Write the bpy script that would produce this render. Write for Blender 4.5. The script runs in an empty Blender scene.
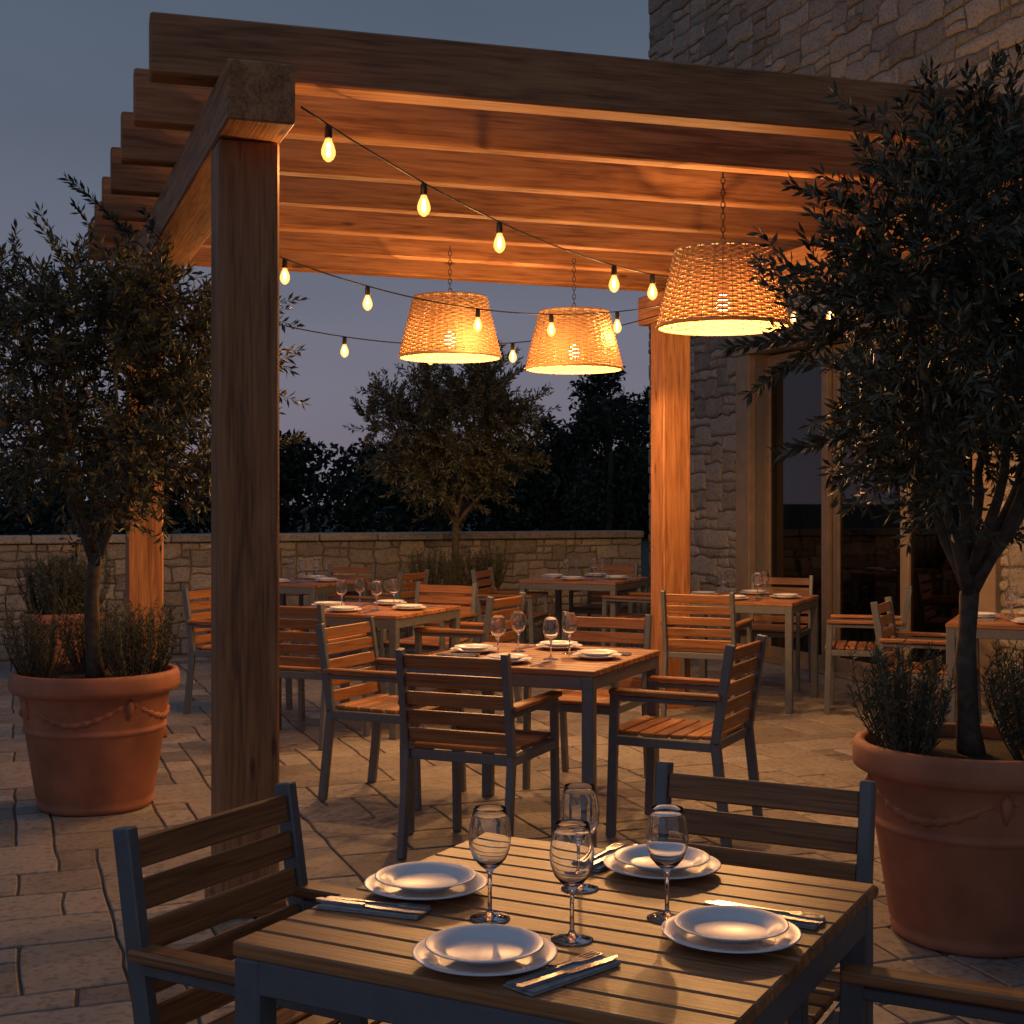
import bpy, math, random
from mathutils import Vector, Matrix, noise, kdtree
R=random.Random(7)
sc=bpy.context.scene
col=sc.collection
TH=math.radians(20)
def W(u,v): return (u*math.cos(TH)-v*math.sin(TH), u*math.sin(TH)+v*math.cos(TH))
# ---------------------------------------------------------------- materials
def newmat(name):
    m=bpy.data.materials.new(name); m.use_nodes=True
    nt=m.node_tree; nt.nodes.clear()
    out=nt.nodes.new('ShaderNodeOutputMaterial')
    return m,nt,out
def N(nt,t,**k):
    n=nt.nodes.new(t)
    for a,b in k.items(): setattr(n,a,b)
    return n
def L(nt,a,b): nt.links.new(a,b)
def ramp(nt,stops):
    r=nt.nodes.new('ShaderNodeValToRGB'); e=r.color_ramp.elements
    while len(e)<len(stops): e.new(.5)
    for x,(p,c) in zip(e,stops): x.position=p; x.color=(*c,1)
    return r
def attr(nt,name): return N(nt,'ShaderNodeAttribute',attribute_name=name)
def mathn(nt,op,a,b):
    n=N(nt,'ShaderNodeMath',operation=op)
    for i,x in enumerate((a,b)):
        if isinstance(x,(int,float)): n.inputs[i].default_value=x
        else: L(nt,x,n.inputs[i])
    return n.outputs[0]
def principled(nt,out,**k):
    p=nt.nodes.new('ShaderNodeBsdfPrincipled')
    for a,b in k.items(): p.inputs[a.replace('_',' ')].default_value=b
    L(nt,p.outputs[0],out.inputs[0]); return p
def bump(nt,h,p,strength=.3,dist=.01):
    b=N(nt,'ShaderNodeBump'); b.inputs['Strength'].default_value=strength; b.inputs['Distance'].default_value=dist
    L(nt,h,b.inputs['Height']); L(nt,b.outputs[0],p.inputs['Normal'])
def scalecol(nt,c,f):
    m=N(nt,'ShaderNodeVectorMath',operation='SCALE'); L(nt,c,m.inputs[0]); 
    if isinstance(f,(int,float)): m.inputs['Scale'].default_value=f
    else: L(nt,f,m.inputs['Scale'])
    return m.outputs[0]
def wood(name,dark,mid,light,rough=.55,vs=14,bs=.25,knots=False,var=.5):
    m,nt,out=newmat(name); p=principled(nt,out,Roughness=rough)
    g=attr(nt,'gc'); mp=N(nt,'ShaderNodeMapping'); mp.inputs['Scale'].default_value=(.9,vs,vs); L(nt,g.outputs['Vector'],mp.inputs['Vector'])
    n1=N(nt,'ShaderNodeTexNoise'); n1.inputs['Scale'].default_value=1.6; n1.inputs['Detail'].default_value=3; n1.inputs['Roughness'].default_value=.65; n1.inputs['Distortion'].default_value=.8
    L(nt,mp.outputs[0],n1.inputs['Vector'])
    mp2=N(nt,'ShaderNodeMapping'); mp2.inputs['Scale'].default_value=(3,vs*7,vs*7); L(nt,g.outputs['Vector'],mp2.inputs['Vector'])
    n2=N(nt,'ShaderNodeTexNoise'); n2.inputs['Scale'].default_value=1.5; n2.inputs['Detail'].default_value=1; L(nt,mp2.outputs[0],n2.inputs['Vector'])
    h=mathn(nt,'ADD',mathn(nt,'MULTIPLY',n1.outputs[0],.6),mathn(nt,'MULTIPLY',n2.outputs[0],.4))
    r=ramp(nt,[(.36,dark),(.5,mid),(.64,light)]); L(nt,h,r.inputs[0])
    rn=attr(nt,'rnd'); f=mathn(nt,'ADD',mathn(nt,'MULTIPLY',rn.outputs['Fac'],var),1-var/2)
    c=scalecol(nt,r.outputs[0],f)
    if knots:
        mk=N(nt,'ShaderNodeMapping'); mk.inputs['Scale'].default_value=(2.2,8,8); L(nt,g.outputs['Vector'],mk.inputs['Vector'])
        vo=N(nt,'ShaderNodeTexVoronoi'); vo.inputs['Scale'].default_value=1.0; L(nt,mk.outputs[0],vo.inputs['Vector'])
        kr=ramp(nt,[(.05,(.35,.3,.28)),(.12,(1,1,1))]); L(nt,vo.outputs['Distance'],kr.inputs[0])
        mm=N(nt,'ShaderNodeVectorMath',operation='MULTIPLY'); L(nt,c,mm.inputs[0]); L(nt,kr.outputs[0],mm.inputs[1]); c=mm.outputs[0]
    L(nt,c,p.inputs['Base Color'])
    bump(nt,n2.outputs[0],p,bs,.003)
    return m
def stone(name,cols,sc1=6,bs=.6,bd=.012,rough=.85,spread=1.0):
    m,nt,out=newmat(name); p=principled(nt,out,Roughness=rough)
    g=attr(nt,'gc'); rn=attr(nt,'rnd')
    n1=N(nt,'ShaderNodeTexNoise'); n1.inputs['Scale'].default_value=sc1; n1.inputs['Detail'].default_value=4; n1.inputs['Roughness'].default_value=.7; L(nt,g.outputs['Vector'],n1.inputs['Vector'])
    n2=N(nt,'ShaderNodeTexNoise'); n2.inputs['Scale'].default_value=sc1*7; n2.inputs['Detail'].default_value=1; L(nt,g.outputs['Vector'],n2.inputs['Vector'])
    r=ramp(nt,[(i/(len(cols)-1),c) for i,c in enumerate(cols)])
    f=mathn(nt,'ADD',mathn(nt,'MULTIPLY',rn.outputs['Fac'],.6*spread),mathn(nt,'MULTIPLY',n1.outputs[0],.8)); f=mathn(nt,'SUBTRACT',f,.2)
    L(nt,f,r.inputs[0])
    pr=ramp(nt,[(.3,(.62,.60,.57)),(.5,(1,1,1))]); L(nt,n2.outputs[0],pr.inputs[0])
    mm=N(nt,'ShaderNodeVectorMath',operation='MULTIPLY'); L(nt,r.outputs[0],mm.inputs[0]); L(nt,pr.outputs[0],mm.inputs[1])
    L(nt,mm.outputs[0],p.inputs['Base Color'])
    bump(nt,n1.outputs[0],p,bs,bd)
    return m
def plain(name,c,rough=.5,metal=0,nscale=0,namp=.2,bs=0,**k):
    m,nt,out=newmat(name); p=principled(nt,out,Roughness=rough,Metallic=metal)
    p.inputs['Base Color'].default_value=(*c,1)
    for a,b in k.items(): p.inputs[a.replace('_',' ')].default_value=b
    if nscale:
        tc=N(nt,'ShaderNodeTexCoord'); n1=N(nt,'ShaderNodeTexNoise'); n1.inputs['Scale'].default_value=nscale; n1.inputs['Detail'].default_value=4
        L(nt,tc.outputs['Object'],n1.inputs['Vector'])
        r=ramp(nt,[(.3,tuple(x*(1-namp) for x in c)),(.7,tuple(min(1,x*(1+namp)) for x in c))]); L(nt,n1.outputs[0],r.inputs[0]); L(nt,r.outputs[0],p.inputs['Base Color'])
        if bs: bump(nt,n1.outputs[0],p,bs,.006)
    return m
def glassm(name,tint=(.97,.98,.98),edgetint=(.9,.9,.9),base=.04,edge=.6,power=4,rough=.02):
    m,nt,out=newmat(name)
    t=N(nt,'ShaderNodeBsdfTransparent')
    g=N(nt,'ShaderNodeBsdfGlossy'); g.inputs['Roughness'].default_value=rough
    lw=N(nt,'ShaderNodeLayerWeight'); lw.inputs[0].default_value=.5
    pw=mathn(nt,'POWER',lw.outputs['Facing'],power)
    r=ramp(nt,[(0,tint),(1,edgetint)]); L(nt,pw,r.inputs[0]); L(nt,r.outputs[0],t.inputs[0])
    f=mathn(nt,'ADD',mathn(nt,'MULTIPLY',pw,edge),base)
    mx=N(nt,'ShaderNodeMixShader'); L(nt,f,mx.inputs[0]); L(nt,t.outputs[0],mx.inputs[1]); L(nt,g.outputs[0],mx.inputs[2]); L(nt,mx.outputs[0],out.inputs[0])
    return m
def emis(name,c,s,transp=0,sample=True):
    m,nt,out=newmat(name); e=N(nt,'ShaderNodeEmission'); e.inputs[0].default_value=(*c,1); e.inputs[1].default_value=s
    if transp:
        t=N(nt,'ShaderNodeBsdfTransparent'); mx=N(nt,'ShaderNodeMixShader'); mx.inputs[0].default_value=1-transp
        L(nt,t.outputs[0],mx.inputs[1]); L(nt,e.outputs[0],mx.inputs[2]); L(nt,mx.outputs[0],out.inputs[0])
    else: L(nt,e.outputs[0],out.inputs[0])
    if not sample: m.cycles.emission_sampling='NONE'
    return m
def leafm(name,c1,c2,rough=.5):
    m,nt,out=newmat(name); rn=attr(nt,'rnd')
    r=ramp(nt,[(0,c1),(1,c2)]); L(nt,rn.outputs['Fac'],r.inputs[0])
    p=principled(nt,out,Roughness=rough); L(nt,r.outputs[0],p.inputs['Base Color'])
    return m
M_beam=wood('pergola_timber',(.19,.075,.024),(.36,.155,.056),(.47,.225,.09),.6,9,.3,True,.35)
M_teak=wood('teak_slats',(.17,.07,.026),(.34,.15,.056),(.45,.215,.085),.42,18,.15)
M_metal=plain('grey_powder_coated_metal',(.16,.175,.19),.42,.35,30,.08)
M_wallst=stone('limestone_wall',[(.15,.135,.115),(.27,.25,.215),(.37,.34,.29),(.46,.425,.365)],7,.8,.02)
M_mortar=stone('mortar',[(.14,.125,.10),(.22,.195,.16)],12,.5,.01)
M_pave=stone('paving_stone',[(.12,.105,.09),(.215,.19,.16),(.29,.26,.225),(.35,.32,.28)],5,.45,.01,.6,1.15)
M_joint=stone('paving_joint',[(.055,.047,.038),(.09,.078,.064)],15,.4,.006)
M_terra=plain('terracotta',(.39,.155,.085),.75,0,5,.28,.25)
M_soil=plain('soil',(.035,.025,.018),.95,0,40,.5,1.0)
M_bark=plain('olive_bark',(.085,.068,.05),.9,0,30,.4,.8)
M_olive=leafm('olive_leaf',(.030,.040,.020),(.11,.12,.075),.5)
M_rose=leafm('rosemary_leaf',(.03,.045,.02),(.085,.105,.06),.55)
M_dist=leafm('distant_leaf',(.012,.018,.010),(.035,.045,.024),.8)
M_cer=plain('white_ceramic',(.84,.84,.85),.3)
M_steel=plain('cutlery_steel',(.62,.62,.62),.22,1)
M_nap=plain('linen_napkin',(.33,.33,.34),.9,0,60,.2,.3)
M_glass,nt,out=newmat('clear_glass'); gg=N(nt,'ShaderNodeBsdfGlass'); gg.inputs['Roughness'].default_value=.0; gg.inputs['IOR'].default_value=1.5; gg.inputs['Color'].default_value=(.99,.995,1,1); L(nt,gg.outputs[0],out.inputs[0])
M_black=plain('black_rubber',(.012,.012,.012),.5)
M_shell=emis('amber_bulb_glass',(1,.40,.09),3.2,.5,False)
M_core=emis('glowing_filament',(1,.62,.28),40,0,False)
M_lampcore=emis('lamp_bulb',(1,.62,.30),60,0,False)
M_frame=plain('door_frame_wood',(.27,.20,.13),.5,0,8,.15,.1)
M_pane=glassm('door_glass',(.45,.43,.40),(.3,.3,.3),.09,.7,4,.015)
M_room=plain('interior_plaster',(.12,.095,.07),.9,0,3,.2)
M_grass=plain('dark_grass',(.02,.028,.012),.95,0,3,.4,.5)
# ---------------------------------------------------------------- mesh builder
class MB:
    def __init__(s): s.v=[];s.f=[];s.m=[];s.g=[];s.r=[];s.sm=[]
    def add(s,vs,fs,mat=0,g=None,r=0.5,smooth=False):
        o=len(s.v); s.v.extend([tuple(x) for x in vs])
        s.g.extend([tuple(x) for x in (g if g else vs)])
        s.r.extend([r]*len(vs))
        for f in fs: s.f.append([o+i for i in f])
        s.m.extend([mat]*len(fs)); s.sm.extend([smooth]*len(fs))
    def box(s,c,size,mat=0,b=.003,rot=None,r=None):
        hx,hy,hz=[x/2 for x in size]; h=(hx,hy,hz); b=min(b,min(h)*.45)
        vs=[];idx={}
        for sx in(-1,1):
            for sy in(-1,1):
                for sz in(-1,1):
                    S=(sx,sy,sz)
                    for a in range(3):
                        p=[S[k]*(h[k]-(0 if k==a else b)) for k in range(3)]
                        idx[(S,a)]=len(vs); vs.append(Vector(p))
        fs=[]
        def addf(l):
            cen=sum((vs[i] for i in l),Vector())/len(l); n=(vs[l[1]]-vs[l[0]]).cross(vs[l[2]]-vs[l[1]])
            fs.append(l if n.dot(cen)>0 else l[::-1])
        for a in range(3):
            o=[k for k in range(3) if k!=a]
            for sg in(-1,1):
                l=[]
                for (p,q) in((-1,-1),(1,-1),(1,1),(-1,1)):
                    S=[0,0,0];S[a]=sg;S[o[0]]=p;S[o[1]]=q; l.append(idx[(tuple(S),a)])
                addf(l)
        for c3 in range(3):
            a,bx=[k for k in range(3) if k!=c3]
            for p in(-1,1):
                for q in(-1,1):
                    S=[0,0,0];S[a]=p;S[bx]=q;S[c3]=-1;S1=tuple(S);S[c3]=1;S2=tuple(S)
                    addf([idx[(S1,a)],idx[(S2,a)],idx[(S2,bx)],idx[(S1,bx)]])
        for sx in(-1,1):
            for sy in(-1,1):
                for sz in(-1,1):
                    S=(sx,sy,sz); addf([idx[(S,0)],idx[(S,1)],idx[(S,2)]])
        la=max(range(3),key=lambda k:size[k]); ot=[k for k in range(3) if k!=la]
        off=(R.uniform(0,50),R.uniform(0,50),R.uniform(0,50))
        g=[(p[la]+off[0],p[ot[0]]+off[1],p[ot[1]]+off[2]) for p in vs]
        C=Vector(c)
        out=[(rot@p if rot else p)+C for p in vs]
        s.add(out,fs,mat,g,R.random() if r is None else r)
    def bar(s,p0,p1,w,d,mat=0,b=.003,side=Vector((1,0,0))):
        p0=Vector(p0);p1=Vector(p1); z=(p1-p0); l=z.length; z.normalize()
        x=(side-z*side.dot(z)).normalized(); y=z.cross(x)
        rot=Matrix((x,y,z)).transposed()
        s.box((p0+p1)/2,(w,d,l),mat,b,rot)
    def tube(s,pts,rad,n=6,mat=0,smooth=True,cap=True,r=.5):
        pts=[Vector(p) for p in pts]; k=len(pts)
        if not hasattr(rad,'__len__'): rad=[rad]*k
        vs=[]
        ref=Vector((.31,.17,.93)).normalized()
        for i,p in enumerate(pts):
            t=(pts[min(i+1,k-1)]-pts[max(i-1,0)])
            if t.length<1e-9: t=Vector((0,0,1))
            t.normalize()
            a=t.cross(ref)
            if a.length<.15: a=t.cross(Vector((1,0,0)))
            a.normalize(); bb=t.cross(a)
            for j in range(n):
                q=2*math.pi*j/n; vs.append(p+(a*math.cos(q)+bb*math.sin(q))*rad[i])
        fs=[[i*n+j,i*n+(j+1)%n,(i+1)*n+(j+1)%n,(i+1)*n+j] for i in range(k-1) for j in range(n)]
        if cap: fs.append(list(range(n))[::-1]); fs.append([(k-1)*n+j for j in range(n)])
        s.add(vs,fs,mat,None,r,smooth)
    def lathe(s,prof,n=32,mat=0,c=(0,0,0),smooth=True,r=.5):
        vs=[];k=len(prof)
        for (rr,z) in prof:
            for j in range(n):
                q=2*math.pi*j/n; vs.append((c[0]+max(rr,1e-4)*math.cos(q),c[1]+max(rr,1e-4)*math.sin(q),c[2]+z))
        fs=[[i*n+j,i*n+(j+1)%n,(i+1)*n+(j+1)%n,(i+1)*n+j] for i in range(k-1) for j in range(n)]
        s.add(vs,fs,mat,None,r,smooth)
    def mesh(s,name,mats):
        me=bpy.data.meshes.new(name); me.from_pydata(s.v,[],s.f)
        for m in mats: me.materials.append(m)
        me.polygons.foreach_set('material_index',s.m); me.polygons.foreach_set('use_smooth',s.sm)
        a=me.attributes.new('gc','FLOAT_VECTOR','POINT'); a.data.foreach_set('vector',[x for p in s.g for x in p])
        a=me.attributes.new('rnd','FLOAT','POINT'); a.data.foreach_set('value',s.r)
        me.update(); return me
def obj(name,me,loc=(0,0,0),rz=0,parent=None,scale=1):
    o=bpy.data.objects.new(name,me); col.objects.link(o); o.location=loc; o.rotation_euler=(0,0,rz); o.scale=(scale,)*3
    if parent: o.parent=parent
    return o
def empty(name,loc=(0,0,0),rz=0):
    return obj(name,None,loc,rz)
# ---------------------------------------------------------------- stones
def ashlar(mb,A0,A1,B0,B1,ca,cb,mapf,sizes,gap,h0,h1,bev,jit,dome,skip=None,mat=0,base=-.01,seed=1):
    rr=random.Random(seed); na=round((A1-A0)/ca); nb=round((B1-B0)/cb); ca=(A1-A0)/na; cb=(B1-B0)/nb
    jx={}
    def lat(i,j):
        if (i,j) not in jx:
            x=rr.uniform(-jit,jit)*ca if 0<i<na else 0; y=rr.uniform(-jit,jit)*cb if 0<j<nb else 0
            jx[(i,j)]=(A0+i*ca+x,B0+j*cb+y)
        return jx[(i,j)]
    occ=[[False]*nb for _ in range(na)]
    if skip:
        for i in range(na):
            for j in range(nb):
                if skip(A0+(i+.5)*ca,B0+(j+.5)*cb): occ[i][j]=True
    for j in range(nb):
        for i in range(na):
            if occ[i][j]: continue
            for _ in range(6):
                w,h=rr.choice(sizes)
                if i+w<=na and j+h<=nb and not any(occ[i+a][j+b] for a in range(w) for b in range(h)): break
            else: w=h=1
            for a in range(w):
                for b in range(h): occ[i+a][j+b]=True
            per=[lat(i+a,j) for a in range(w)]+[lat(i+w,j+b) for b in range(h)]+[lat(i+w-a,j+h) for a in range(w)]+[lat(i,j+h-b) for b in range(h)]
            cx=sum(p[0] for p in per)/len(per); cy=sum(p[1] for p in per)/len(per)
            hs=rr.uniform(h0,h1); corners={0,w,w+h,2*w+h}
            hw=w*ca/2;hh=h*cb/2
            def ins(p,d): 
                sx=1-d/hw if hw>0 else 1; sy=1-d/hh
                return (cx+(p[0]-cx)*sx,cy+(p[1]-cy)*sy)
            n=len(per); vs=[];g=[];off=(rr.uniform(0,40),rr.uniform(0,40),rr.uniform(0,40))
            for ring,(d,hz) in enumerate(((gap,base),(gap,hs-bev*.8),(gap+bev,hs),(gap+bev*2.6,hs+dome*.7))):
                for k,p in enumerate(per):
                    dd=d+(bev*.6 if (k in corners and ring) else 0)
                    q=ins(p,dd); z=hz+(rr.uniform(-.3,.3)*dome if ring==3 else 0)
                    vs.append(mapf(q[0],q[1],z)); g.append((q[0]+off[0],q[1]+off[1],z+off[2]))
            vs.append(mapf(cx,cy,hs+dome)); g.append((cx+off[0],cy+off[1],hs+off[2]))
            fs=[[a*n+k,a*n+(k+1)%n,(a+1)*n+(k+1)%n,(a+1)*n+k] for a in range(3) for k in range(n)]
            fs+=[[3*n+k,3*n+(k+1)%n,4*n] for k in range(n)]
            mb.add(vs,fs,mat,g,rr.random(),False)
# ---------------------------------------------------------------- ground / patio
mb=MB(); mb.add([(-400,-400,-.06),(400,-400,-.06),(400,400,-.06),(-400,400,-.06)],[[0,1,2,3]])
obj('ground',mb.mesh('ground',[M_grass]))
mb=MB()
mb.add([(-10,-2.5,-.008),(6.37,-2.5,-.008),(6.37,13.3,-.008),(-10,13.3,-.008)],[[0,1,2,3]],1)
ashlar(mb,-10,6.37,-2.5,13.3,.155,.155,lambda a,b,h:(a,b,h),[(2,1),(2,2),(3,2),(2,3),(1,1),(3,3),(1,2),(2,2),(4,2)],.0045,-.0018,.0018,.004,.045,.0,seed=3)
obj('patio',mb.mesh('patio',[M_pave,M_joint]),rz=TH)
# ---------------------------------------------------------------- garden wall
SZ=[(3,1),(2,1),(4,1),(3,2),(2,2),(4,2),(3,2),(2,1),(1,1),(5,2)]
mb=MB(); mb.box((-2.0,13.46,.5),(16.6,.28,1.12),1,.0,r=.5)
ashlar(mb,-10.3,6.3,-.0,1.05,.085,.075,lambda a,b,h:(a,13.31-h,b),SZ,.004,.004,.018,.006,.18,.006,seed=5)
u=-10.3
while u<6.2:
    l=R.uniform(.45,.8); l=min(l,6.3-u); mb.box((u+l/2,13.44,1.09),(l-.008,.42,.07),0,.01); u+=l
obj('garden_wall',mb.mesh('garden_wall',[M_wallst,M_mortar]),rz=TH)
# ---------------------------------------------------------------- house
UH=6.37
house=empty('stone_house',rz=TH)
D0,D1,DZ=8.0,11.1,2.77
mb=MB()
def blk(u0,u1,v0,v1,z0,z1,mat): mb.box(((u0+u1)/2,(v0+v1)/2,(z0+z1)/2),(u1-u0,v1-v0,z1-z0),mat,.001,r=.5)
blk(UH+.02,UH+.4,D1,13.3,0,8.2,1); blk(UH+.02,UH+.4,-3,D0,0,8.2,1); blk(UH+.02,UH+.4,D0,D1,DZ,8.2,1)
blk(UH+.4,14,12.95,13.3,0,8.2,1); blk(UH+.4,14,-3,-2.65,0,8.2,1); blk(13.65,14,-2.65,12.95,0,8.2,1)
blk(UH-.25,14.25,-3.3,13.55,8.21,8.4,1)
ashlar(mb,-3,13.3,0,8.2,.115,.09,lambda a,b,h:(UH+.02-h,a,b),SZ,.005,.004,.026,.008,.2,.009,skip=lambda a,b:D0-.26<a<D1+.26 and b<DZ+.2,seed=9)
obj('walls',mb.mesh('walls',[M_wallst,M_mortar]),parent=house)
mb=MB()
for v0,v1 in((D0-.24,D0),(D1,D1+.24)): mb.box((UH-.0,(v0+v1)/2,DZ/2),(.09,v1-v0,DZ),0,.006)
mb.box((UH,(D0+D1)/2,DZ+.1),(.1,D1-D0+.5,.19),0,.006)
n=3; pw=(D1-D0)/n
for i in range(n):
    a=D0+i*pw; b=a+pw; uo=UH+.14+.05*(i%2)
    for vv in(a+.045,b-.045): mb.box((uo,vv,DZ/2),(.05,.09,DZ-.03),0,.004)
    mb.box((uo,(a+b)/2,.07),(.046,pw-.18,.12),0,.004); mb.box((uo,(a+b)/2,DZ-.065),(.046,pw-.18,.1),0,.004)
    mb.box((uo,(a+b)/2,DZ/2),(.008,pw-.18,DZ-.24),1,.0)
mb.box((UH+.16,(D0+D1)/2,.004),(.3,D1-D0,.02),0,.002)
obj('sliding_door',mb.mesh('sliding_door',[M_frame,M_pane]),parent=house)
mb=MB()
mb.add([(UH+.4,4,0),(12,4,0),(12,12.9,0),(UH+.4,12.9,0)],[[0,1,2,3]])
mb.add([(12,4,0),(12,12.9,0),(12,12.9,3),(12,4,3)],[[0,1,2,3]])
mb.add([(UH+.4,4,0),(12,4,0),(12,4,3),(UH+.4,4,3)],[[0,1,2,3]])
mb.add([(UH+.4,12.9,0),(12,12.9,0),(12,12.9,3),(UH+.4,12.9,3)],[[0,1,2,3]])
mb.add([(UH+.4,4,3),(12,4,3),(12,12.9,3),(UH+.4,12.9,3)],[[0,1,2,3]])
for v0,v1 in((D0,D0+.5),(D1-.95,D1-.05),(9.3,9.9)):
    k=60; vs=[]
    for i in range(k+1):
        t=i/k; vv=v0+(v1-v0)*t; uu=UH+.5+.035*math.sin(t*50)
        vs+= [(uu,vv,.03),(uu,vv,2.75)]
    mb.add(vs,[[2*i,2*i+2,2*i+3,2*i+1] for i in range(k)],0,smooth=True)
obj('interior_room',mb.mesh('interior_room',[M_room]),parent=house)
# ---------------------------------------------------------------- pergola
perg=empty('pergola',rz=TH)
UL,UR,VF,VB=.795,4.39,4.96,8.80
def part(name,fn,mats=[M_beam],parent=perg):
    m=MB(); fn(m); return obj(name,m.mesh(name,mats),parent=parent)
for i,(a,b) in enumerate(((UL,VF),(UL,VB),(UR,VB),(UR,VF-.22))):
    part('post_%d'%(i+1),lambda m:(m.box((a,b,1.355),(.21,.21,2.70),0,.008),m.box((a,b,.03),(.25,.25,.06),0,.004)))
part('side_beam_1',lambda m:m.box((UL,(VF+VB)/2-.03,2.806),(.225,VB-VF+.64,.202),0,.007))
part('side_beam_2',lambda m:m.box((UR,(VF+VB)/2-.11,2.806),(.225,VB-VF+.82,.202),0,.007))
nj=7
for k in range(nj):
    v=VF+(VB-VF)*k/(nj-1); th=.13 if k in(0,nj-1) else .09
    an=math.radians(-3.6*(1-k/(nj-1))); ln=UR-UL+.66+(.12 if k==0 else R.uniform(-.03,.03)); rot=Matrix.Rotation(an,3,'Z')
    st=Vector((UL-.33,v,3.022)); c=st+rot@Vector((ln/2,0,0))
    part('joist_%d'%(k+1),lambda m:m.box(c,(ln,th,.21),0,.007,rot))
# ---------------------------------------------------------------- string lights
LC=(1,.48,.16)
def bulbmesh():
    m=MB(); m.lathe([(0,0),(.009,0),(.015,-.008),(.017,-.05),(.014,-.056),(0,-.056)],12,0)
    m.lathe([(.012,-.054),(.014,-.062),(.024,-.085),(.030,-.105),(.030,-.122),(.022,-.14),(.008,-.152),(0,-.153)],12,1)
    m.lathe([(0,-.07),(.006,-.078),(.009,-.10),(.009,-.122),(.004,-.132),(0,-.134)],8,2)
    return m.mesh('light_bulb',[M_black,M_shell,M_core])
BM=bulbmesh()
BL=bpy.data.lights.new('bulb_light','POINT'); BL.energy=6.5; BL.color=LC; BL.shadow_soft_size=.008
def string(p0,p1,sag,ts):
    e=empty('string_lights'); p0=Vector(p0);p1=Vector(p1)
    P=lambda t:p0.lerp(p1,t)-Vector((0,0,4*sag*t*(1-t)))
    m=MB(); m.tube([P(i/40) for i in range(41)],.004,6,0)
    obj('wire',m.mesh('wire',[M_black]),parent=e)
    for t in ts:
        obj('bulb',BM,P(t),R.uniform(0,6),parent=e,scale=.86)
        o=bpy.data.objects.new('bulb_light',BL); col.objects.link(o); o.parent=e; o.location=P(t)-Vector((0,0,.142))
def UV(u,v,z): return (*W(u,v),z)
string((-.735,4.84,2.82),UV(4.27,7.3,2.78),.21,[.035,.173,.303,.547,.645,.8])
string(UV(.91,7.0,2.82),UV(4.27,7.95,2.78),.27,[.13,.27,.475,.625,.77,.9])
string(UV(.91,8.65,2.72),UV(4.27,8.68,2.74),.27,[.1,.33,.5,.67,.84])
string(UV(4.51,8.6,2.80),UV(6.33,7.0,2.98),.10,[.27,.37,.55,.72,.88])
# ---------------------------------------------------------------- pendant lamps
M_wick,nt,out=newmat('woven_wicker')
p=nt.nodes.new('ShaderNodeBsdfPrincipled'); p.inputs['Base Color'].default_value=(.46,.30,.16,1); p.inputs['Roughness'].default_value=.6
t=N(nt,'ShaderNodeBsdfTranslucent'); t.inputs[0].default_value=(.55,.37,.21,1)
mx=N(nt,'ShaderNodeMixShader'); mx.inputs[0].default_value=.17; L(nt,p.outputs[0],mx.inputs[1]); L(nt,t.outputs[0],mx.inputs[2]); L(nt,mx.outputs[0],out.inputs[0])
def shademesh():
    m=MB(); H=.35; rb=.30; rt=.215; nr=30; ribs=40; seg=ribs*3
    for k in range(nr):
        z=H*(k+.5)/nr; rr=rb+(rt-rb)*(k+.5)/nr
        hw=H/nr*.485
        ring=[]
        for j in range(seg):
            q=2*math.pi*j/seg; w=.0075*math.cos(q*ribs/2+(math.pi if k%2 else 0))
            for (dr,dz) in((.0035,0),(0,hw),(-.0035,0),(0,-hw)):
                r2=rr+w+dr; ring.append((r2*math.cos(q),r2*math.sin(q),z+dz))
        fs=[[j*4+a,((j+1)%seg)*4+a,((j+1)%seg)*4+(a+1)%4,j*4+(a+1)%4] for j in range(seg) for a in range(4)]
        m.add(ring,fs,0,None,.5,False)
    for j in range(ribs):
        q=2*math.pi*j/ribs
        m.tube([(rb*math.cos(q),rb*math.sin(q),0),(rt*math.cos(q),rt*math.sin(q),H)],.0035,5,0)
    for (rr,z,th) in((rb,0,.009),(rt,H,.008)):
        m.tube([((rr)*math.cos(2*math.pi*j/48),(rr)*math.sin(2*math.pi*j/48),z) for j in range(49)],th,8,0,cap=False)
    for j in range(3):
        q=2*math.pi*j/3; m.tube([(0,0,H-.02),(rt*math.cos(q),rt*math.sin(q),H)],.003,5,1)
    return m.mesh('shade',[M_wick,M_black])
SM=shademesh()
def pendant(x,y,z):
    e=empty('pendant_lamp',(x,y,z)); obj('shade',SM,parent=e)
    m=MB(); top=2.94-z
    zz=.35
    m.tube([(0,0,.2),(0,0,.36)],.005,6,0)
    i=0
    while zz<top:
        a=i%2; pts=[]; i+=1
        for j in range(9):
            q=2*math.pi*j/8; s=.010*math.cos(q); pts.append((s if a else 0,0 if a else s,zz+.015+.018*math.sin(q)))
        m.tube(pts,.0028,4,0,cap=False); zz+=.028
    m.lathe([(.0,.15),(.02,.15),(.022,.2),(.012,.22),(0,.22)],12,0)
    obj('chain_and_socket',m.mesh('chain',[M_black]),parent=e)
    m=MB(); m.lathe([(0,.055),(.02,.06),(.034,.09),(.030,.12),(.014,.15)],12,0); obj('bulb',m.mesh('lamp_bulb',[M_lampcore]),parent=e)
    l=bpy.data.lights.new('lamp_light','POINT'); l.energy=74; l.color=LC; l.shadow_soft_size=.03
    o=bpy.data.objects.new('lamp_light',l); col.objects.link(o); o.parent=e; o.location=(0,0,.02)
pendant((723-512)*6.4/1388,6.4,2.25); pendant((450-512)*8.25/1388,8.25,2.30); pendant((574-512)*8.67/1388,8.67,2.27)
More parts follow.
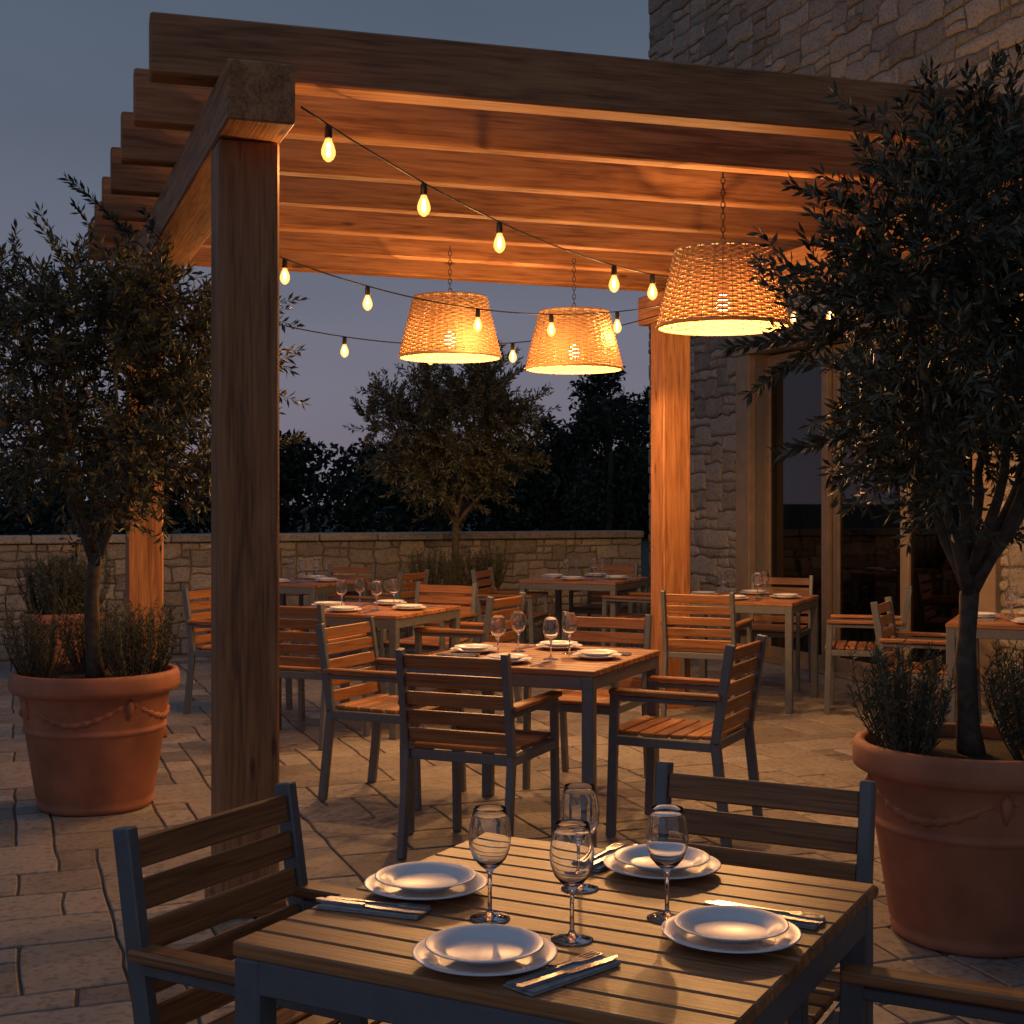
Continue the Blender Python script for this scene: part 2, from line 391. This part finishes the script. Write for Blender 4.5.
# ---------------------------------------------------------------- furniture
def chairmesh():
    m=MB()
    for s in(-1,1):
        x=s*.232
        m.bar((x,-.285,0),(x,-.235,.44),.028,.042,1); m.bar((x,-.235,.43),(x,-.30,.85),.028,.04,1)
        m.bar((x,.235,0),(x,.215,.628),.028,.04,1)
        m.box((x,-.01,.418),(.024,.43,.04),1)
        m.box((x,-.02,.60),(.022,.46,.022),1)
        m.box((x+s*.004,-.015,.628),(.055,.50,.022),0,.006)
    m.box((0,.215,.418),(.438,.026,.04),1); m.box((0,-.225,.418),(.438,.026,.04),1)
    ns=7
    for i in range(ns):
        y=-.195+i*.069; m.box((0,y,.452-.006*math.sin(math.pi*i/(ns-1))),(.43,.059,.018),0,.004)
    for i in range(5):
        z=.50+i*.075; t=(z-.43)/.42; y=-.235-.065*t
        m.box((0,y+.004,z),(.436,.016,.056),0,.004,Matrix.Rotation(math.radians(9),3,'X'))
    return m.mesh('outdoor_armchair',[M_teak,M_metal])
CM=chairmesh()
def chair(x,y,fx,fy): return obj('outdoor_armchair',CM,(x,y,0),math.atan2(-fx,fy)+R.uniform(-.03,.03))
def tablemesh(S):
    m=MB(); n=12; w=(S-.0)/n
    for i in range(n): m.box((0,-S/2+w*(i+.5),.738),(S,w-.006,.024),0,.003)
    for s in(-1,1):
        m.box((0,s*(S/2-.02),.698),(S-.1,.03,.055),1); m.box((s*(S/2-.02),0,.698),(.03,S-.1,.055),1)
        for q in(-1,1): m.box((s*(S/2-.028),q*(S/2-.028),.3625),(.05,.05,.725),1,.004)
    for s in(-.2,.2): m.box((s,0,.712),(.03,S-.07,.024),1)
    return m.mesh('dining_table',[M_teak,M_metal])
TM=tablemesh(.82); TM2=tablemesh(.9)
def platemesh(r):
    m=MB(); m.lathe([(0,.005),(r*.62,.005),(r*.68,.007),(r*.76,.013),(r*.98,.0185),(r,.0185),(r*1.0,.0165),(r*.76,.0095),(r*.6,.002),(r*.55,0),(0,0.0015)],64,0)
    return m.mesh('plate',[M_cer])
PB,PS=platemesh(.110),platemesh(.090)
def wg():
    m=MB(); m.lathe([(0,.0),(.032,.0),(.034,.001),(.0335,.0022),(.02,.005),(.007,.009),(.0038,.015),(.0033,.05),(.0036,.072),(.007,.082),(.018,.09),(.028,.102),(.0345,.12),(.036,.137),(.034,.155),(.030,.172),(.0275,.1845),(.027,.1853),(.0264,.1845),(.0288,.172),(.0327,.155),(.0346,.137),(.0331,.1205),(.0267,.1035),(.0168,.093),(.006,.0885),(0,.088)],40,0)
    return m.mesh('wine_glass',[M_glass])
WG=wg()
def prism(m,pts,z0,z1,mat=0):
    n=len(pts); m.add([(x,y,z0) for x,y in pts]+[(x,y,z1) for x,y in pts],[list(range(n))[::-1],[n+i for i in range(n)]]+[[i,(i+1)%n,n+(i+1)%n,n+i] for i in range(n)],mat)
def forkmesh():
    m=MB(); prism(m,[(-.09,-.007),(-.02,-.003),(.035,-.0028),(.045,-.010),(.058,-.011),(.058,.011),(.045,.010),(.035,.0028),(-.02,.003),(-.09,.007),(-.095,0)],.001,.003)
    for i in range(4):
        y=-.0095+i*.00633; prism(m,[(.058,y-.0015),(.095,y-.0008),(.095,y+.0008),(.058,y+.0015)],.001,.0028)
    return m.mesh('fork',[M_steel])
def knifemesh():
    m=MB(); prism(m,[(-.1,-.006),(-.01,-.005),(-.01,.005),(-.1,.007),(-.105,0)],.001,.006); prism(m,[(-.01,-.004),(.005,-.008),(.08,-.008),(.10,-.002),(.105,.005),(-.01,.005)],.0022,.0036)
    return m.mesh('knife',[M_steel])
def napmesh():
    m=MB(); m.box((0,0,.002),(.19,.06,.003),0,.001); m.box((0.002,-.001,.0052),(.186,.057,.003),0,.001); return m.mesh('napkin',[M_nap])
FK,KN,NP=forkmesh(),knifemesh(),napmesh()
ZT=.7505
def plates(x,y): obj('dinner_plate',PB,(x,y,ZT)); obj('salad_plate',PS,(x+R.uniform(-.002,.002),y,ZT+.0075+.005))
def glass(x,y): obj('wine_glass',WG,(x,y,ZT),R.random())
def cutlery(x,y,a,nap=True):
    if nap: obj('linen_napkin',NP,(x,y,ZT),a)
    z=ZT+(.0068 if nap else 0); nx,ny=-math.sin(a),math.cos(a)
    obj('fork',FK,(x+nx*.014,y+ny*.014,z),a+.03); obj('knife',KN,(x-nx*.014,y-ny*.014,z),a-.04)
A28=math.atan2(-.393,.731)
obj('dining_table',TM,(.109,2.367,0),A28)
plates(-.154,2.48);plates(-.041,2.10);plates(.347,2.20);plates(.282,2.61)
glass(-.037,2.32);glass(.0955,2.21);glass(.259,2.32);glass(.122,2.50)
cutlery(-.237,2.37,math.atan2(-.06,.165)); cutlery(.075,2.04,math.atan2(.135,.137)); cutlery(.425,2.33,math.atan2(-.1,.167)); cutlery(.185,2.70,math.atan2(.12,.07))
chair(-.335,2.60,.88,-.47); chair(.415,2.81,-.47,-.88); chair(.675,2.10,-.88,.47)
def setting(cx,cy,a):
    obj('dining_table',TM2,(cx,cy,0),a)
    for k in range(4):
        q=a+k*math.pi/2; dx,dy=math.cos(q),math.sin(q); nx,ny=-dy,dx
        plates(cx+dx*.30,cy+dy*.30); glass(cx+dx*.12+nx*.13,cy+dy*.12+ny*.13)
        cutlery(cx+dx*.30+nx*.17,cy+dy*.30+ny*.17,q,k%2==0)
a1=math.atan2(-.4,.91)
setting(.10,6.25,a1); setting(1.67,10.0,a1); setting(-.93,8.97,a1); setting(.65,12.4,a1); setting(-1.86,12.0,a1); setting(3.05,8.1,a1)
chair(-.12,5.78,.4,.91); chair(.74,6.09,-.91,.42); chair(.38,7.08,-.4,-.91); chair(-.56,6.8,.91,-.42)
chair(1.33,9.4,.4,.91); chair(2.05,10.85,-.4,-.91); chair(2.42,9.55,-.95,.3)
chair(-1.2,8.4,.4,.91); chair(-.30,8.95,-.91,.42); chair(-.6,9.85,-.4,-.91); chair(-1.85,9.5,.91,-.42)
chair(.02,12.1,.91,-.3); chair(.85,13.0,-.4,-.91); chair(1.1,11.9,-.8,.5)
chair(-1.1,11.9,-.91,.42); chair(-1.6,12.6,-.4,-.91)
chair(2.50,8.25,.91,-.42); chair(3.2,7.35,-.3,.95)
# ---------------------------------------------------------------- planters
def pot():
    m=MB()
    m.lathe([(0,0),(.25,0),(.262,.01),(.268,.03),(.262,.045),(.272,.06),(.318,.36),(.322,.365),(.330,.372),(.330,.385),(.323,.392),(.325,.40),(.343,.535),(.352,.545),(.372,.55),(.388,.56),(.392,.58),(.390,.625),(.382,.642),(.365,.647),(.350,.640),(.345,.60),(.335,.55),(0.0,.55)],72,0)
    m.lathe([(.346,.0),(.2,.0),(0,0.012)],40,1,(0,0,.60))
    for s in range(4):
        q0=s*math.pi/2+.3; pts=[];rad=[]
        for i in range(49):
            t=i/48; q=q0+t*math.pi/2*.94; z=.515-.085*math.sin(math.pi*t); rr=.321+(z-.40)*.13
            pts.append((rr*math.cos(q),rr*math.sin(q),z)); rad.append(.006+.010*math.sin(math.pi*t)+.004*math.sin(i*1.3))
        m.tube(pts,rad,8,0)
        rr=.338;bx=rr*math.cos(q0-.05);by=rr*math.sin(q0-.05)
        m.tube([(bx,by,.535),(bx*1.01,by*1.01,.51),(bx,by,.48),(bx*.985,by*.985,.44)],[.008,.02,.016,.004],8,0)
    return m.mesh('terracotta_planter',[M_terra,M_soil])
PM=pot()
def leaf(m,p,d,ln,w,up,mat,rn):
    d=d.normalized(); s=d.cross(up)
    if s.length<.1: s=d.cross(Vector((1,0,0)))
    s.normalize(); n=s.cross(d); mid=p+d*ln*.5
    m.add([p,mid+s*w*.5+n*w*.18,p+d*ln,mid-s*w*.5+n*w*.18],[[0,1,2],[0,2,3]],mat,None,rn)
def olive(x,y,z0,seed,cen,rad,fork,ntw=620,trunk=.036,spikes=(),ll=.056):
    r=random.Random(seed); m=MB(); C=Vector(cen)
    def rv(): return Vector((r.gauss(0,1),r.gauss(0,1),r.gauss(0,1))).normalized()
    nodes=[]
    def path(a,b,k,wob,up=0):
        pts=[]; w1=rv()*wob
        for i in range(k+1):
            t=i/k; p=a.lerp(b,t)+w1*math.sin(math.pi*t)+Vector((0,0,up*math.sin(math.pi*t)))+rv()*wob*.12*(0<i<k); pts.append(p)
        return pts
    base=Vector((0,0,0)); fk=Vector(fork)
    tp=path(base,fk,8,.025); m.tube(tp,[trunk*(1.35 if i==0 else 1.1-.3*i/8+.08*math.sin(i*2)) for i in range(9)],9,0)
    nodes+=tp[6:]
    for i in range(8):
        q=i*2.4+r.random()*.6; e=C+Vector((rad[0]*.55*math.cos(q),rad[1]*.55*math.sin(q),rad[2]*r.uniform(-.35,.6)))
        st=tp[-1] if i%2 else tp[-2]; pp=path(st,e,9,.09,-.02); m.tube(pp,[trunk*.62*(1-.75*j/9) for j in range(10)],7,0); nodes+=pp[1:]
    def samp(lo,hi):
        while True:
            d=rv(); s=r.uniform(lo,hi); p=Vector((C[0]+d[0]*rad[0]*s,C[1]+d[1]*rad[1]*s,C[2]+d[2]*rad[2]*s))
            if noise.noise(p*2.6+Vector((seed*3.1,0,0)))>-.12 or r.random()<.12: return p
    def kd(ns):
        t=kdtree.KDTree(len(ns)); [t.insert(p,i) for i,p in enumerate(ns)]; t.balance(); return t
    K=kd(nodes); new=[]
    for i in range(95):
        p=samp(.4,.88); q,_,_=K.find(p); pp=path(q,p,6,.04,.02); m.tube(pp,[.011*(1-.75*j/6) for j in range(7)],5,0); new+=pp[1:]
    nodes+=new; K=kd(nodes)
    tips=[samp(.25,1.0) for _ in range(ntw)]
    for p in tips:
        q,_,_=K.find(p); out=(p-C); out.normalize()
        tip=p+(out*.6+Vector((0,0,.35))+rv()*.7)*r.uniform(.03,.17)
        if (tip-q).length<.12: tip=q+(tip-q).normalized()*.14
        pp=path(q,tip,5,.025,.01); m.tube(pp,[.003,.0026,.0022,.0018,.0014,.001],3,0,cap=False)
        Ln=(tip-q).length; st=max(0,1-.30/Ln); k=int((Ln*(1-st))/.0175)
        for j in range(k+1):
            t=st+(1-st)*(j/max(k,1)); f=t*5; i0=min(4,int(f)); pos=pp[i0].lerp(pp[i0+1],f-i0); d=(pp[i0+1]-pp[i0]).normalized()
            s=rv(); s=(s-d*s.dot(d)).normalized()
            for sg in(-1,1):
                if r.random()<.10: continue
                dd=d*r.uniform(.35,1)+s*sg*r.uniform(.5,1)+Vector((0,0,.05)); leaf(m,pos,dd,ll*r.uniform(.6,1.15),ll*.27*r.uniform(.8,1.2),rv(),1,r.random()**1.3)
        leaf(m,tip,(tip-pp[4])+rv()*.01,ll,ll*.25,rv(),1,r.random())
    for s in spikes:
        s=Vector(s); q,_,_=K.find(s); pp=path(q,s,7,.03,.0); m.tube(pp,[.006-.0007*j for j in range(8)],5,0)
        for j in range(40):
            t=.25+.75*j/39; f=t*7; i0=min(6,int(f)); pos=pp[i0].lerp(pp[i0+1],f-i0); d=(pp[i0+1]-pp[i0]).normalized(); v=rv(); v=(v-d*v.dot(d)).normalized()
            for sg in(-1,1): leaf(m,pos,d*.8+v*sg*.7,ll*r.uniform(.7,1.1),ll*.25,rv(),1,r.random())
    return obj('olive_tree',m.mesh('olive_tree',[M_bark,M_olive]),(x,y,z0))
def rosemary(seed,nst=46,H=.27,spread=.15):
    r=random.Random(seed); m=MB()
    for i in range(nst):
        q=r.uniform(0,6.28); d=r.random()**.6; b=Vector((math.cos(q)*d*spread*.4,math.sin(q)*d*spread*.4,0)); h=H*r.uniform(.6,1.1)
        t=Vector((math.cos(q)*d*spread,math.sin(q)*d*spread,h)); c=b.lerp(t,.5)+Vector((math.cos(q),math.sin(q),0))*spread*.22*d
        pts=[b*(1-s)**2+c*2*s*(1-s)+t*s*s for s in(0,.25,.5,.75,1)]
        m.tube(pts,[.003,.0026,.002,.0016,.001],4,0,cap=False)
        for j in range(46):
            s=.12+.88*j/45; p=b*(1-s)**2+c*2*s*(1-s)+t*s*s; qa=r.uniform(0,6.28); dr=Vector((math.cos(qa),math.sin(qa),r.uniform(.5,1.4)))
            leaf(m,p,dr,r.uniform(.018,.032),.0042,Vector((r.gauss(0,1),r.gauss(0,1),.3)),1,r.random())
    return m.mesh('rosemary_plant',[M_bark,M_rose])
RM=[rosemary(i) for i in range(3)]
def planter(x,y,rz=0,s=1): obj('terracotta_planter',PM,(x,y,0),rz,scale=s)
planter(-1.98,6.6,.5)
olive(-1.98,6.6,.6,11,(.06,0,1.38),(.88,.82,.76),(.0,.0,.6),1250,spikes=((-.1,-.1,2.35),(.97,0,1.15),(-.85,0,1.9)))
for i,(dx,dy) in enumerate(((-.24,-.08),(.2,-.1),(.22,.12),(-.1,.24))): obj('rosemary_plant',RM[i%3],(-1.98+dx,6.6+dy,.6),i*1.7,scale=1.2)
planter(1.54,4.64,1.3)
olive(1.53,4.62,.6,29,(.04,0,1.42),(.63,.72,.76),(.0,.0,.60),1200,spikes=((.05,-.1,2.28),(-.80,.0,1.36),(-.74,0,1.2),(-.66,-.1,1.0),(-.6,0,1.9)))
for i,(dx,dy) in enumerate(((-.24,-.10),(-.20,.12),(.17,-.13),(.24,.1))): obj('rosemary_plant',RM[(i+1)%3],(1.54+dx,4.64+dy,.6),i*2.1+1,scale=1.2)
planter(-.515,12.7,.2)
olive(-.515,12.7,.6,37,(.0,0,1.48),(.93,.85,.80),(.0,.0,.72),1300,spikes=((.2,0,2.4),(-.9,0,1.7)),ll=.062)
for i,(dx,dy) in enumerate(((-.24,-.05),(.24,-.05),(.0,-.25),(.3,.1))): obj('rosemary_plant',RM[i%3],(-.515+dx,12.7+dy,.6),i*1.1,scale=1.4)
planter(-3.62,11.2,.9,.85)
for i,(dx,dy) in enumerate(((0,0),(-.15,.05),(.16,0),(0.02,-.14))): obj('rosemary_plant',RM[i%3],(-3.62+dx,11.2+dy,.5),i*1.3,scale=1.7)
# ---------------------------------------------------------------- distant trees
mb=MB(); r=random.Random(5)
def dtree(x,y,h,rw,n,ls):
    mb.tube([(x,y,-.1),(x+.1,y,h*.35),(x,y,h*.75)],[.16,.12,.04],6,0)
    cl=[(Vector((x+r.gauss(0,.45)*rw,y+r.gauss(0,.4)*rw,h*r.uniform(.05,.86))),rw*r.uniform(.28,.5)) for _ in range(18)]
    cl.append((Vector((x,y,h*.55)),rw*.6)); cl.append((Vector((x,y,h*.88)),rw*.25))
    for _ in range(n):
        c,rr=r.choice(cl); d=Vector((r.gauss(0,1),r.gauss(0,1),r.gauss(0,1))).normalized(); p=c+d*rr*r.random()**.4
        if p.z>h: p.z=h-r.random()*.4
        a=Vector((r.gauss(0,1),r.gauss(0,1),r.gauss(0,1))).normalized(); leaf(mb,p,a,ls*r.uniform(.6,1.4),ls*.6,Vector((r.gauss(0,1),r.gauss(0,1),1)),1,r.random())
x=-48
while x<26:
    h=r.uniform(3.3,4.3)*(.8 if x<-16 else 1); dtree(x,58+r.uniform(-4,6),h,r.uniform(2.0,2.8),1700,.34); x+=r.uniform(1.3,1.9)
dtree(3.6,52,7.0,2.3,5200,.26); dtree(5.6,55,6.2,2.0,3500,.28); dtree(1.4,54,4.9,1.6,2500,.28)
obj('background_trees',mb.mesh('background_trees',[M_bark,M_dist]))
# ---------------------------------------------------------------- world
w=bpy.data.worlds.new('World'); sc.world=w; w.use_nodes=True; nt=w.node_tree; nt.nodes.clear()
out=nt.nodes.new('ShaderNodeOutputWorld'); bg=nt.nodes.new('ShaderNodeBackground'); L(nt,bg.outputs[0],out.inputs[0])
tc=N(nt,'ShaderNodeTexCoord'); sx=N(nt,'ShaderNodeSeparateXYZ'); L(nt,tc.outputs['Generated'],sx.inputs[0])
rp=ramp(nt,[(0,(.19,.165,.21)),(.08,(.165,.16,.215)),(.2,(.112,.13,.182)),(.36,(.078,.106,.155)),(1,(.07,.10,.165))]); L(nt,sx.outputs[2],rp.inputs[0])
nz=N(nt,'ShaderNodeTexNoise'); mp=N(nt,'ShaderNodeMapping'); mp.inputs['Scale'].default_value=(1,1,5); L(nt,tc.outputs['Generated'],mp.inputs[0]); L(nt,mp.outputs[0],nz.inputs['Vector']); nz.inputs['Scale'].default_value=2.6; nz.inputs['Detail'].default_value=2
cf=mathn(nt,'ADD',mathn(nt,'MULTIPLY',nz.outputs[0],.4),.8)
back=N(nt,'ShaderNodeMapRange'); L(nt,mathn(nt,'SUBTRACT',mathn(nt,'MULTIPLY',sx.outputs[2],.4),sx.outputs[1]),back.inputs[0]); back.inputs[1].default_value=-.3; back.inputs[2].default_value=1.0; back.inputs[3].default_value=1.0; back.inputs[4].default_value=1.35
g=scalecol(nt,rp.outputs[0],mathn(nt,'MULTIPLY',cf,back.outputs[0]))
sky=N(nt,'ShaderNodeTexSky'); sky.sky_type='NISHITA'; sky.sun_disc=False; sky.sun_elevation=math.radians(.5); sky.sun_rotation=math.radians(200)
ss=scalecol(nt,sky.outputs[0],.01)
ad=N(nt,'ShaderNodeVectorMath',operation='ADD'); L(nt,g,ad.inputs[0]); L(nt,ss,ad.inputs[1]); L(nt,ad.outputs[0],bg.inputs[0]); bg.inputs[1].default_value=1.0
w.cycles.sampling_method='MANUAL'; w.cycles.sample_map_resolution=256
# ---------------------------------------------------------------- camera
cam=bpy.data.cameras.new('camera'); co=bpy.data.objects.new('camera',cam); col.objects.link(co)
co.location=(0,0,1.45); co.rotation_euler=(math.radians(90),0,0); cam.sensor_width=36; cam.lens=1388/1024*36; cam.shift_y=-12/1024; cam.clip_end=2000; cam.clip_start=.05
sc.camera=co
sc.view_settings.view_transform='Standard'; sc.view_settings.look='None'; sc.view_settings.exposure=0
